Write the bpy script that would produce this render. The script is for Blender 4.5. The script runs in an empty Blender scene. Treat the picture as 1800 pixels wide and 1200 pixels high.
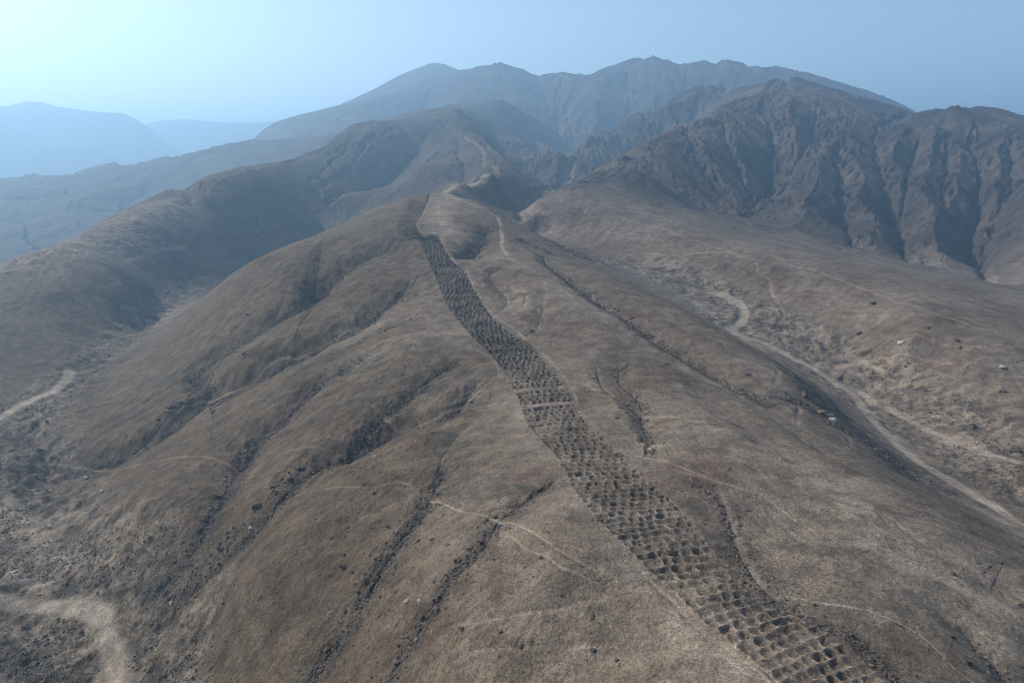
import bpy, math, random
import numpy as np

# ------------------------------------------------------------------ camera, sky, sun
scene = bpy.context.scene
COL = scene.collection
RES = 1.0
PITCH = math.atan(300 / 1200.0)          # horizon at row 300 of the 1800x1200 photograph
CT, ST = math.cos(PITCH), math.sin(PITCH)
CAM_Z = 150.0
cam_data = bpy.data.cameras.new("camera")
cam_data.sensor_width = 36.0
cam_data.lens = 24.0
cam_data.clip_start = 1.0
cam_data.clip_end = 60000.0
cam = bpy.data.objects.new("camera", cam_data)
COL.objects.link(cam)
cam.location = (0, 0, CAM_Z)
cam.rotation_euler = (math.pi / 2 - PITCH, 0, 0)
scene.camera = cam

SUN_AZ = math.radians(-64)     # clockwise from +Y (view direction); negative = to the left
SUN_EL = math.radians(37)
world = bpy.data.worlds.new("World")
scene.world = world
world.use_nodes = True
wn = world.node_tree
wn.nodes.clear()
sky = wn.nodes.new("ShaderNodeTexSky")
sky.sky_type = 'NISHITA'
sky.sun_disc = False
sky.sun_elevation = SUN_EL
sky.sun_rotation = SUN_AZ
sky.altitude = 400
sky.air_density = 1.0
sky.dust_density = 1.5
sky.ozone_density = 0.4
wb = wn.nodes.new("ShaderNodeBackground")
wb.inputs["Strength"].default_value = 0.15
wo = wn.nodes.new("ShaderNodeOutputWorld")
tint = wn.nodes.new("ShaderNodeMix")
tint.data_type = 'RGBA'; tint.blend_type = 'MULTIPLY'; tint.inputs[0].default_value = 1.0
tint.inputs[7].default_value = (1.04, 1.03, 1.0, 1)
wn.links.new(sky.outputs[0], tint.inputs[6])
wn.links.new(tint.outputs[2], wb.inputs[0])
wn.links.new(wb.outputs[0], wo.inputs[0])

sun_data = bpy.data.lights.new("sun", 'SUN')
sun_data.energy = 4.8
sun_data.angle = math.radians(0.6)
sun_data.color = (1.0, 0.91, 0.78)
sun = bpy.data.objects.new("sun", sun_data)
COL.objects.link(sun)
sun.rotation_euler = (math.pi / 2 - SUN_EL, 0, math.pi - SUN_AZ)
scene.view_settings.view_transform = 'Standard'
scene.view_settings.look = 'None'
scene.view_settings.exposure = 0.3
scene.view_settings.gamma = 1.0
scene.cycles.max_bounces = 4
scene.cycles.diffuse_bounces = 2
scene.cycles.volume_bounces = 1
scene.cycles.use_denoising = True
scene.cycles.use_adaptive_sampling = False
scene.cycles.pixel_filter_type = 'BLACKMAN_HARRIS'
scene.cycles.filter_width = 1.0

# ------------------------------------------------------------------ small numeric helpers
F = np.float32
def hash01(ix, iy, seed):
    h = (ix.astype(np.int64) * 374761393 + iy.astype(np.int64) * 668265263 + seed * 974634721) & 0xFFFFFFFF
    h = ((h ^ (h >> 13)) * 1274126177) & 0xFFFFFFFF
    h = h ^ (h >> 16)
    return ((h & 0xFFFFFF) / float(0x1000000)).astype(F)

def vnoise(x, y, seed=0):
    ix = np.floor(x); iy = np.floor(y)
    fx = (x - ix).astype(F); fy = (y - iy).astype(F)
    fx = fx * fx * fx * (fx * (fx * 6 - 15) + 10); fy = fy * fy * fy * (fy * (fy * 6 - 15) + 10)
    a = hash01(ix, iy, seed); b = hash01(ix + 1, iy, seed)
    c = hash01(ix, iy + 1, seed); d = hash01(ix + 1, iy + 1, seed)
    return (a + (b - a) * fx) * (1 - fy) + (c + (d - c) * fx) * fy - 0.5

def fbm(x, y, octaves, seed=0):
    t = 0; a = 1.0
    for o in range(octaves):
        t = t + a * vnoise(x * 2 ** o + 17.3 * o, y * 2 ** o - 9.1 * o, seed + o)
        a *= 0.5
    return t

def sstep(a, b, x):
    t = np.clip((x - a) / (b - a), 0, 1)
    return t * t * (3 - 2 * t)

def ray(px, py):
    """pixel of the photograph -> (u, s): lateral and vertical run per metre of forward distance"""
    dx = (px - 900) / 1200.0; yi = -(py - 600) / 1200.0
    dy = CT + ST * yi; dz = -ST + CT * yi
    return dx / dy, dz / dy

# ------------------------------------------------------------------ the lie of the land: surveyed lines (column, row, metres forward)
LINES = [
 # the ridge that carries the pits, up to the hill behind it
 [(1560,1330,58),(1400,1150,78),(1280,1010,98),(1190,930,116),(1080,830,146),(1000,740,180),(930,650,232),(880,590,275),(840,535,315),
  (800,480,362),(765,430,415),(735,390,465),(738,352,555),(760,337,610),(792,333,630),(815,325,690),(840,315,745),(868,304,800),(878,290,950),(865,265,1150),(840,232,1400),(815,205,1650),(800,194,1700)],
 # crest with the path to the right of it
 [(790,340,585),(830,352,545),(862,366,520),(880,386,490),(885,430,420),(960,490,345),(1050,545,298),(1150,600,262),(1250,655,232),(1400,740,196),(1560,835,164),(1700,905,148),(1800,965,136)],
 # right spur and the foot of the ridge
 [(895,390,512),(935,408,490),(1010,455,425),(1130,517,350),(1200,548,318),(1300,602,280),(1350,638,257),(1390,670,240),(1440,720,226),(1500,775,202),(1570,828,185)],
 [(1080,472,475),(1200,530,425),(1290,590,378),(1380,635,338),(1460,690,292),(1520,745,256),(1620,838,206),(1720,890,183),(1800,925,173)],
 # far edge of the right wash, its fan crest, the back of the fan and the foot of the mountains
 [(1040,440,570),(1150,470,505),(1250,510,458),(1350,560,402),(1480,610,362),(1600,680,302),(1720,760,247),(1800,830,212)],
 [(940,377,660),(1050,378,640),(1150,405,580),(1250,437,520),(1400,485,450),(1600,545,370),(1800,592,325)],
 [(1300,412,620),(1500,452,590),(1700,503,470),(1800,525,440)],
 [(1210,365,830),(1330,378,800),(1460,428,690),(1600,455,660),(1740,487,590),(1800,497,570)],
 # spur on the near side of the gorge
 [(905,380,690),(960,348,780),(1000,335,820),(1035,320,870),(1100,287,970),(1165,258,1090),(1205,236,1210),(1255,218,1370),(1310,190,1600),(1355,158,1830)],
 # gorge floor
 [(960,425,610),(905,393,720),(930,370,830),(975,330,1070),(995,297,1500),(1025,262,2100),(1080,235,2600)],
 [(800,338,628),(830,347,668),(860,362,695),(890,380,705)],[(872,335,770)],[(850,322,740)],[(920,300,1350)],
 # mountains on the right
 [(975,318,1250),(1010,277,1650),(1060,247,1850),(1110,210,2000),(1180,177,2100),(1230,161,2250)],
 [(1340,165,1850),(1360,156,1850),(1385,152,1850),(1410,160,1800),(1450,178,1700),(1520,197,1600),
  (1590,206,1500),(1680,203,1350),(1710,217,1300),(1760,230,1220),(1800,239,1170),(1950,270,1000)],
 [(1590,212,1440),(1530,238,1250),(1430,277,1060),(1385,325,930),(1345,368,830)],
 # main range
 [(580,240,2600),(640,205,2900),(700,180,3100),(760,152,3300),(820,130,3450),(873,115,3500),(920,132,3500),(970,134,3500),(1005,134,3500),(1040,139,3450),(1080,125,3400),
  (1145,108,3350),(1190,120,3300),(1260,114,3250),(1310,124,3200),(1360,124,3150),(1420,140,3100),(1470,155,3050),(1540,175,3000),(1595,205,2950),(1700,260,2900)],
 # hill in front of the range
 [(640,228,2300),(700,212,2350),(790,190,2450),(870,178,2450),(920,210,2350),(965,250,2200)],
 # left hills
 [(0,490,500),(90,440,560),(200,405,640),(330,345,790),(430,305,940),(520,285,1170),(550,272,1300),(585,250,1430),(615,230,1520),(650,220,1590),(700,213,1640),(750,209,1670),(780,199,1690)],
 [(805,196,1700),(775,245,1430),(740,272,1280),(690,302,1150),(640,335,1040)],
 [(0,612,408),(100,570,448),(220,505,528)],
 [(0,470,1090),(100,430,1300),(200,390,1600),(290,350,1900)],
 [(-150,318,2300),(0,300,2350),(150,281,2400),(300,261,2400),(450,243,2450)],
 [(-60,235,4900),(0,258,4800),(70,283,4600),(130,303,4500)],[(250,245,6600),(330,272,5800)],[(130,225,5900),(210,262,5300)],
 [(0,365,1800),(130,347,1850)],
 # far ranges
 [(445,250,3300),(480,225,3500),(530,219,3700),(560,207,3900),(600,188,4100),(630,175,4200),(690,143,4400),(740,120,4550),(770,113,4600),(815,133,4600)],
 [(-200,195,6500),(-60,190,6500),(0,187,6500),(25,187,6500),(50,179,6500),(70,181,6500),(90,187,6500),(130,192,6500),(165,197,6500),(205,202,6500),(225,208,6500),(245,217,6500),(262,222,6500)],
 [(240,225,8000),(285,214,8000),(320,211,8000),(350,213,8000),(385,220,8000),(430,219,8000),(480,221,8200)],
 [(440,225,10000),(490,216,10000),(545,208,10000),(640,205,10000)],
 # floor of the left valley
 [(330,510,625),(200,605,445),(100,675,355),(20,745,310),(20,850,250),(80,960,203),(150,1060,172),(210,1200,143),(230,1330,120)],
 [(-80,800,280),(-60,900,230),(0,1040,180),(0,1150,155)],
 [(60,800,287),(170,960,193),(250,1100,156)],
 # left shoulder of the ridge
 [(700,352,575),(600,395,490),(520,430,440),(440,462,415),(390,494,430)],
 [(330,535,540),(230,640,385),(140,720,320),(60,790,283)],
 [(300,700,300)],[(500,650,275)],[(700,600,272)],[(400,800,222)],[(600,780,195)],[(750,760,185)],[(250,900,195)],[(450,1000,148)],[(350,1150,142)],
 [(600,1100,122)],[(800,1000,115)],[(800,900,138)],[(1000,1000,104)],[(1000,1150,90)],[(600,1250,102)],[(850,1200,88)],[(1150,1200,78)],[(1000,900,124)],[(500,1200,115)],
 [(1500,1050,92)],[(1600,1000,104)],[(1700,1100,92)],[(1800,1050,104)],[(1800,1200,82)],[(1300,800,150)],[(1500,900,126)],[(1200,750,170)],[(1100,700,200)],[(1350,900,125)],
 [(1700,640,300)],[(1600,600,330)],
]
# ground that stays out of sight: (u, metres forward, height against the camera)
HIDDEN = [(-.0495,605,-37),(-.025,600,-45),(-.005,600,-50),
 (-.2,650,-80),(-.165,720,-72),(-.14,820,-56),(-.115,930,-34),
 (.2265,1600,40),(.16,1350,5),(.29,1800,105),(.1,1200,-8),(.12,2500,120),(.2,2700,180),
 (-.75,700,-112),(-.75,860,-140),(-.66,820,-104),(-.66,1020,-130),(-.57,960,-88),(-.57,1180,-112),(-.46,1180,-62),(-.46,1450,-84),(-.385,1340,-36),(-.31,1430,-14),(-.23,1640,36),(-.9,560,-100),(-.9,760,-130),
 (-.41,690,-112),(-.35,800,-102),(-.28,930,-84),(-.22,1000,-55),
 (-1.4,60,-130),(-1.4,150,-128),(-1.4,300,-118),(-1.4,600,-90),(-1.4,1200,-170),(-1.4,2500,-60),(-1.4,6000,450),(-1.4,11000,300),
 (1.4,60,-95),(1.4,150,-100),(1.4,300,-85),(1.4,600,-60),(1.4,1000,20),(1.4,1500,60),(1.4,3000,50),(1.4,6000,100),(1.4,11000,100),
 (-.9,45,-128),(-.4,45,-105),(0,45,-74),(.4,45,-60),(.9,45,-72),
 (-.55,3300,-190),(-.75,3300,-200),(-.7,4300,-240),(-.4,4300,-140),(-.4,3200,-90),(-.3,5200,60),(-.7,9500,250),(-.35,12500,300),(-.1,6200,350),(.1,6200,250),(.5,6200,150),(.9,6200,100),(0,12500,100),(.6,12500,100),(-.9,12500,200),
 (0,4400,330),(.25,4400,300),(.5,4200,150),(.4,2350,160),(.25,2300,170),(.62,2100,40),(.75,2000,20),(.9,2500,20),(-.03,2900,215),(-.15,2800,180),(-.28,2000,60),(-.08,2050,170),(-.2,3700,330),(.08,2600,190)]

cu, cv, cs = [], [], []
for ln in LINES:
    p = []
    for (px, py, Y) in ln:
        u, s = ray(px, py); p.append((u, math.log(Y), s))
    for a, b in zip(p, p[1:]):
        n = max(1, int(math.hypot(a[0] - b[0], (a[1] - b[1]) * 0.6) / 0.035))
        for i in range(n):
            t = i / n
            cu.append(a[0] + (b[0] - a[0]) * t); cv.append(a[1] + (b[1] - a[1]) * t); cs.append(a[2] + (b[2] - a[2]) * t)
    cu.append(p[-1][0]); cv.append(p[-1][1]); cs.append(p[-1][2])
for (u, Y, z) in HIDDEN:
    cu.append(u); cv.append(math.log(Y)); cs.append(z / Y)
cu = np.array(cu); cv = np.array(cv); cs = np.array(cs)
VS = 0.75
def rbf(kern, smooth):
    n = len(cu)
    r2 = (cu[:, None] - cu[None]) ** 2 + ((cv[:, None] - cv[None]) * VS) ** 2
    A = np.zeros((n + 3, n + 3)); A[:n, :n] = kern(r2) + smooth * np.eye(n)
    P = np.stack([np.ones(n), cu, cv], 1); A[:n, n:] = P; A[n:, :n] = P.T
    w = np.linalg.solve(A, np.concatenate([cs, [0, 0, 0]]))
    def ev(u, v):
        sh = u.shape; u = u.ravel(); v = v.ravel(); out = np.empty(u.size)
        for i in range(0, u.size, 8000):
            a = u[i:i + 8000]; b = v[i:i + 8000]
            q = (a[:, None] - cu) ** 2 + ((b[:, None] - cv) * VS) ** 2
            out[i:i + 8000] = kern(q) @ w[:n] + w[n] + w[n + 1] * a + w[n + 2] * b
        return out.reshape(sh)
    return ev
k_tps = lambda r2: r2 * np.log(r2 + 1e-12)
k_lin = lambda r2: -np.sqrt(r2 + 1e-5)
f1 = rbf(k_tps, 2e-6); f2 = rbf(k_lin, 1e-5)

# coarse macro grid, then resampled on the fine grid
V0, V1 = math.log(46.0), math.log(12500.0)
gu = np.linspace(-1.45, 1.45, 480); gv = np.linspace(V0, V1, 400)
GU, GV = np.meshgrid(gu, gv)
MAC = 0.55 * f1(GU, GV) + 0.45 * f2(GU, GV)

def cubic_axis(grid, n, t, axis):
    i = np.clip(np.floor(t).astype(int), 0, n - 2); f = t - i
    idx = [np.clip(i + k, 0, n - 1) for k in (-1, 0, 1, 2)]
    w = [((-f + 2) * f - 1) * f / 2, ((3 * f - 5) * f * f + 2) / 2, ((-3 * f + 4) * f + 1) * f / 2, (f - 1) * f * f / 2]
    sh = [1, 1]; sh[axis] = -1
    return sum(np.take(grid, idx[k], axis=axis) * w[k].reshape(sh) for k in range(4))

du = 0.00155 / RES
inner = np.arange(-0.93, 0.93, du)
outer = 0.93 + np.cumsum(np.geomspace(du, du * 16, int(70 * RES)))
outer = outer[outer < 1.44]
us = np.concatenate([-outer[::-1], inner, outer])
vs_ = [V0]
while vs_[-1] < V1 - 0.012:
    Y = math.exp(vs_[-1])
    vs_.append(vs_[-1] + np.interp(Y, [50, 100, 300, 700, 1600, 4000, 12000], [.006, .0026, .0032, .0034, .0042, .007, .014]) / RES)
vs_ = np.array(vs_)
NU, NV = len(us), len(vs_)
S = cubic_axis(MAC, 400, (vs_ - V0) / (V1 - V0) * 399, 0)
S = cubic_axis(S, 480, (us + 1.45) / 2.9 * 479, 1)
YY = np.exp(vs_)[:, None] * np.ones((1, NU)); XX = us[None] * YY
Z = S * YY
print("grid", NV, NU, NV * NU)

def fi(arr, q):
    return np.interp(q, arr, np.arange(len(arr)))
def sample(G, x, y):
    x = np.asarray(x, float); y = np.asarray(y, float)
    a = fi(us, x / y); b = fi(vs_, np.log(y))
    i = np.clip(np.floor(a).astype(int), 0, NU - 2); j = np.clip(np.floor(b).astype(int), 0, NV - 2)
    p = a - i; q = b - j
    return (G[j, i] * (1 - p) + G[j, i + 1] * p) * (1 - q) + (G[j + 1, i] * (1 - p) + G[j + 1, i + 1] * p) * q

def ground_hit(px, py, Sg):
    """where the sight line through a pixel of the photograph first meets the ground"""
    u, s = ray(px, py)
    a = min(max(fi(us, u), 0), NU - 1.001); i = int(a); p = a - i
    c = Sg[:, i] * (1 - p) + Sg[:, i + 1] * p
    k = int(np.argmax(c >= s))
    if k == 0:
        k = 1
    t = min(max((s - c[k - 1]) / (c[k] - c[k - 1] + 1e-9), 0), 1)
    Y = math.exp(vs_[k - 1] + (vs_[k] - vs_[k - 1]) * t)
    return u * Y, Y

def hits(pts, Sg):
    return np.array([ground_hit(px, py, Sg) for px, py in pts])

def smooth_line(P, step):
    """Catmull-Rom through world points, resampled"""
    P = np.asarray(P, float); Q = np.vstack([2 * P[0] - P[1], P, 2 * P[-1] - P[-2]]); out = []
    for i in range(1, len(Q) - 2):
        n = max(2, int(np.linalg.norm(Q[i + 1] - Q[i]) / step))
        t = (np.arange(n) / n)[:, None]
        a, b, c, d = Q[i - 1], Q[i], Q[i + 1], Q[i + 2]
        out.append(0.5 * ((2 * b) + (c - a) * t + (2 * a - 5 * b + 4 * c - d) * t ** 2 + (3 * b - a - 3 * c + d) * t ** 3))
    return np.vstack(out + [P[-1:]])

def near_line(P, reach):
    """indices of grid points within reach of a line, their distance and position 0..1 along it"""
    lo = P.min(0) - reach; hi = P.max(0) + reach
    j0 = max(0, int(np.searchsorted(vs_, math.log(max(lo[1], 47)))) - 1); j1 = min(NV, int(np.searchsorted(vs_, math.log(max(hi[1], 48)))) + 1)
    X = XX[j0:j1]; Y = YY[j0:j1]
    m = (X > lo[0]) & (X < hi[0]); jj, ii = np.nonzero(m)
    if len(jj) == 0:
        return None
    x = X[jj, ii]; y = Y[jj, ii]; best = np.full(x.size, 1e9); par = np.zeros(x.size); side = np.zeros(x.size)
    n = len(P) - 1
    for k in range(n):
        a = P[k]; d = P[k + 1] - a; L = d @ d + 1e-9
        ex = x - a[0]; ey = y - a[1]
        near = (np.abs(ex) < reach + math.sqrt(L)) & (np.abs(ey) < reach + math.sqrt(L))
        q = np.nonzero(near)[0]
        t = np.clip((ex[q] * d[0] + ey[q] * d[1]) / L, 0, 1)
        ds = np.hypot(ex[q] - t * d[0], ey[q] - t * d[1])
        better = ds < best[q]
        best[q[better]] = ds[better]; par[q[better]] = (k + t[better]) / n
        side[q[better]] = np.sign(d[0] * ey[q[better]] - d[1] * ex[q[better]])
    g = best < reach
    near_line.side = side[g]
    return jj[g] + j0, ii[g], best[g], par[g]
# ------------------------------------------------------------------ gullies, cut where water runs
# (pixels, broad width, broad depth, narrow width, narrow depth, rockiness)
S0 = S.copy()
GULLIES = [
 ([(985,822),(940,858),(900,892),(880,905),(840,960),(790,1012),(740,1090),(690,1180),(650,1250)], 6, 1.0, 1.1, 0.8, .9),
 ([(800,790),(775,812),(750,860),(715,920),(660,1000),(610,1090),(560,1160),(520,1230)], 7, 1.3, 1.3, 1.0, 1.0),
 ([(867,648),(833,667),(813,688),(787,706),(693,722),(640,752),(600,772),(540,805),(500,842),(450,892),(390,960),(330,1022),(290,1052)], 14, 4.5, 1.6, 1.2, 1.0),
 ([(817,622),(767,647),(710,690),(660,720),(610,762)], 10, 3.0, 1.2, .7, .7),
 ([(640,610),(590,635),(547,662),(477,727),(443,750),(430,785),(400,850),(360,920),(310,990),(265,1040)], 14, 4.0, 1.8, 1.3, 1.0),
 ([(745,482),(700,510),(640,545),(600,562),(530,590),(480,614),(430,642),(385,664),(355,676),(300,722),(253,762),(200,795),(120,830)], 18, 6.0, 1.8, 1.2, .9),
 ([(600,470),(545,510),(480,545),(430,575),(377,608),(349,636),(355,670)], 16, 5.0, 1.8, 1.0, .8),
 ([(700,425),(640,445),(590,470),(560,490),(545,510)], 16, 4.0, 1.6, .6, .4),
 ([(560,425),(556,455),(550,480),(540,512)], 12, 2.5, 1.4, .6, .5),
 ([(740,545),(690,560),(640,575),(580,605)], 10, 1.8, 1.2, .4, .3),
 ([(690,598),(640,620),(590,640)], 9, 1.6, 1.2, .4, .3),
 ([(870,655),(855,690),(800,745),(780,790)], 8, 1.2, 1., .3, .1),
 ([(215,482),(245,515),(280,547)], 18, 2.2, 2, 1, .4),
 ([(360,402),(325,427),(305,447),(318,470),(345,495)], 24, 6, 2, 1, .5),
 ([(480,365),(450,395),(420,420),(385,455)], 24, 4, 2, 1, .3),
 ([(90,520),(130,560),(170,600)], 18, 1.5, 2, .6, .2),
 ([(900,420),(935,440),(970,470),(1030,515),(1110,555),(1200,615),(1290,668),(1350,700)], 13, 4.0, 1.7, 1.2, .6),
 ([(1330,682),(1400,703),(1470,750),(1560,805),(1640,855)], 4, .7, 1.5, .5, 1.0),
 ([(893,463),(862,482),(883,510),(880,538),(863,553)], 9, 2.4, 1.0, .6, .2),
 ([(945,512),(952,545),(940,575),(925,586)], 10, 2.0, 1.2, .5, .2),
 ([(850,395),(845,420),(820,440),(800,452)], 14, 4, 1.4, .7, .4),
 ([(985,450),(960,440),(930,425),(905,415)], 10, 2., 1.4, .7, .4),
 ([(1030,630),(1067,672),(1100,695),(1123,717),(1133,745),(1132,767)], 8, 1.5, 1.1, .4, .2),
 ([(1105,625),(1088,650),(1125,697),(1130,730),(1142,760),(1138,790)], 7, 1.2, .8, .5, .35),
 ([(1160,812),(1215,840),(1250,870),(1285,912),(1310,970),(1350,1022),(1420,1072),(1500,1112),(1560,1180),(1610,1240)], 6, .45, 1.5, .3, .75),
 ([(1180,640),(1230,690),(1300,740),(1380,800)], 12, 1.3, 1.5, .2, .1),
 ([(1330,870),(1400,930),(1470,965),(1560,1000),(1650,1060),(1720,1130),(1800,1220)], 7, .5, 1.2, .2, .2),
 ([(1500,880),(1600,940),(1700,1000),(1800,1050)], 9, .8, 1.2, .2, .2),
 ([(1690,1090),(1720,1130),(1770,1185),(1800,1215)], 4, .4, .8, .3, .5),
 ([(1290,690),(1360,730),(1420,770),(1500,815)], 8, 1., 1.2, .3, .1),
 ([(1330,398),(1420,425),(1540,445)], 25, 3, 2, .5, .2),
 # main gullies of the mountains
 ([(1340,185),(1345,215),(1352,280),(1342,345),(1326,362)], 55, 26, 5, 4, .3),
 ([(1430,195),(1425,225),(1400,260),(1375,290),(1350,320)], 45, 18, 5, 3, .3),
 ([(1260,222),(1290,260),(1315,310),(1328,352)], 45, 18, 5, 3, .3),
 ([(1200,250),(1235,290),(1265,330),(1300,365)], 40, 12, 5, 3, .3),
 ([(1480,235),(1470,275),(1497,345),(1505,415)], 40, 22, 5, 4, .3),
 ([(1530,230),(1545,280),(1585,340),(1600,440)], 40, 24, 5, 4, .3),
 ([(1620,235),(1600,290),(1592,340)], 32, 14, 4, 3, .3),
 ([(1700,225),(1718,290),(1722,350),(1733,440),(1741,480)], 40, 26, 5, 4, .3),
 ([(1660,235),(1665,290),(1680,350),(1715,400)], 32, 14, 4, 3, .3),
 ([(1770,245),(1775,310),(1755,370),(1738,430)], 36, 18, 5, 3, .3),
 ([(1140,215),(1110,255),(1060,290),(1000,325)], 70, 22, 6, 3, .2),
 ([(1180,195),(1165,220),(1130,250)], 60, 18, 6, 3, .2), ([(1240,175),(1225,195),(1190,225)], 60, 18, 6, 3, .2),
 ([(980,140),(975,180),(990,230),(1010,265)], 130, 60, 10, 5, .1),
 ([(1110,130),(1105,180),(1060,235)], 120, 50, 10, 5, .1),
 ([(1230,130),(1200,165),(1160,190)], 110, 45, 10, 5, .1),
 ([(1330,135),(1300,150),(1260,170)], 90, 35, 10, 5, .1),
 ([(780,135),(740,165),(690,200)], 130, 50, 10, 5, .1),
 ([(860,215),(890,250),(930,290),(970,325)], 60, 22, 6, 3, .1),
 ([(880,190),(930,235),(985,285)], 60, 18, 6, 3, .1),
 ([(803,225),(812,265),(818,312)], 45, 13, 5, 2, .1), ([(840,262),(825,290),(820,315)], 36, 8, 5, 2, .1),
 ([(750,225),(700,262),(640,300),(590,345)], 60, 24, 6, 3, .1),
 ([(690,222),(640,250),(600,290),(560,340)], 50, 16, 6, 3, .1),
 ([(620,240),(580,275),(555,310),(585,352)], 40, 15, 5, 2, .1),
 ([(280,300),(250,325),(215,350),(205,372)], 70, 14, 10, 4, .1),
 ([(400,285),(350,310),(310,345)], 70, 14, 10, 4, .1),
 ([(140,318),(90,335),(20,345)], 70, 10, 10, 4, .1),
 ([(10,380),(50,400),(110,420)], 60, 10, 10, 4, .1),
 ([(60,205),(90,245),(140,300)], 260, 70, 10, 4, 0),
 ([(170,215),(200,250),(260,290)], 260, 60, 10, 4, 0),
 ([(10,215),(20,260),(60,305)], 240, 60, 10, 4, 0),
 ([(330,225),(320,245),(290,275)], 260, 60, 10, 4, 0),
]
Y_MEAN = lambda P: float(P[:, 1].mean())
ROCK = np.zeros_like(Z); PATH = np.zeros_like(Z); WASH = np.zeros_like(Z)
GULLY_WORLD = []; CUT = np.zeros_like(Z)
for pts, w, d, nw, nd, rk in GULLIES:
    P = smooth_line(hits(pts, S0), max(w * 0.25, 1.0))
    # a wandering course
    a = np.arange(len(P)) * max(w * 0.25, 1.0)
    P = P + np.stack([vnoise(a / (3 * w), a * 0 + len(pts) * 3.1, 5), vnoise(a / (3 * w), a * 0 + 9.7 + len(pts), 6)], 1) * w * 0.5
    GULLY_WORLD.append((P, w, rk))
    if w <= 30: d *= 1.35 if w < 12 or Y_MEAN(P) > 480 else 1.85 if w > 13 else 1.5; w *= 1.1
    if w > 30: d *= 2.3
    r = near_line(P, w * 4)
    if r is None: continue
    jj, ii, ds, t = r
    fade = sstep(0, .22, t) * (0.35 + 0.65 * t) * (1 + .9 * vnoise(t * len(P) * .12, t * 0 + w, 8)) * (.25 + .75 * sstep(1.0, .82 if w <= 30 else .6, t))
    ds = np.abs(ds + .9 * nw * vnoise(XX[jj, ii] / (2.2 * nw), YY[jj, ii] / (2.2 * nw), 9))
    # the bank on the right hand of the flow is the steep one
    sd = near_line.side * sstep(0, w * .5, ds) * (1 if w < 30 else 0)
    ww = w * (1.15 + .55 * sd)
    if w > 30: CUT[jj, ii] = np.maximum(CUT[jj, ii], d * fade * np.clip(1 - np.sqrt(ds ** 2 + 4) / (1.6 * w), 0, 1) ** 1.1)
    else: Z[jj, ii] -= d * fade * np.exp(-(np.sqrt(ds ** 2 + (.12 * w) ** 2) / ww) ** 1.25) * np.clip(1 - ds / (4 * w), 0, 1) * 1.15
    Z[jj, ii] -= (.6 if w <= 30 else 1) * nd * sstep(0, .15, t) * np.exp(-(ds / nw) ** 2)
    ROCK[jj, ii] = np.maximum(ROCK[jj, ii], rk * sstep(0, .12, t) * np.exp(-(ds / (nw * 2.2)) ** 2))

Z -= CUT
# washes: wide stony valley floors
for pts, w in [([(1000,442),(1100,465),(1220,510),(1330,570),(1450,630),(1600,715),(1750,800),(1850,860)], 26),
               ([(1240,525),(1260,560),(1330,595)], 14),
               ([(330,510),(200,605),(100,675),(20,745),(0,820)], 15), ([(20,745),(20,850),(80,960),(150,1060),(210,1200)], 26), ([(0,900),(0,1100)], 20),
               ([(0,470),(100,432),(200,392),(290,352)], 45), ([(965,415),(920,385),(945,358),(975,330),(1000,295)], 14), ([(1733,470),(1745,488),(1800,492)], 16)]:
    P = smooth_line(hits(pts, S0), 6.0)
    r = near_line(P, w * 1.6)
    if r is None: continue
    jj, ii, ds, t = r
    WASH[jj, ii] = np.maximum(WASH[jj, ii], 1 - sstep(w * .55, w * 1.25, ds + 6 * vnoise(XX[jj, ii] / 12, YY[jj, ii] / 12, 41)))

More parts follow.
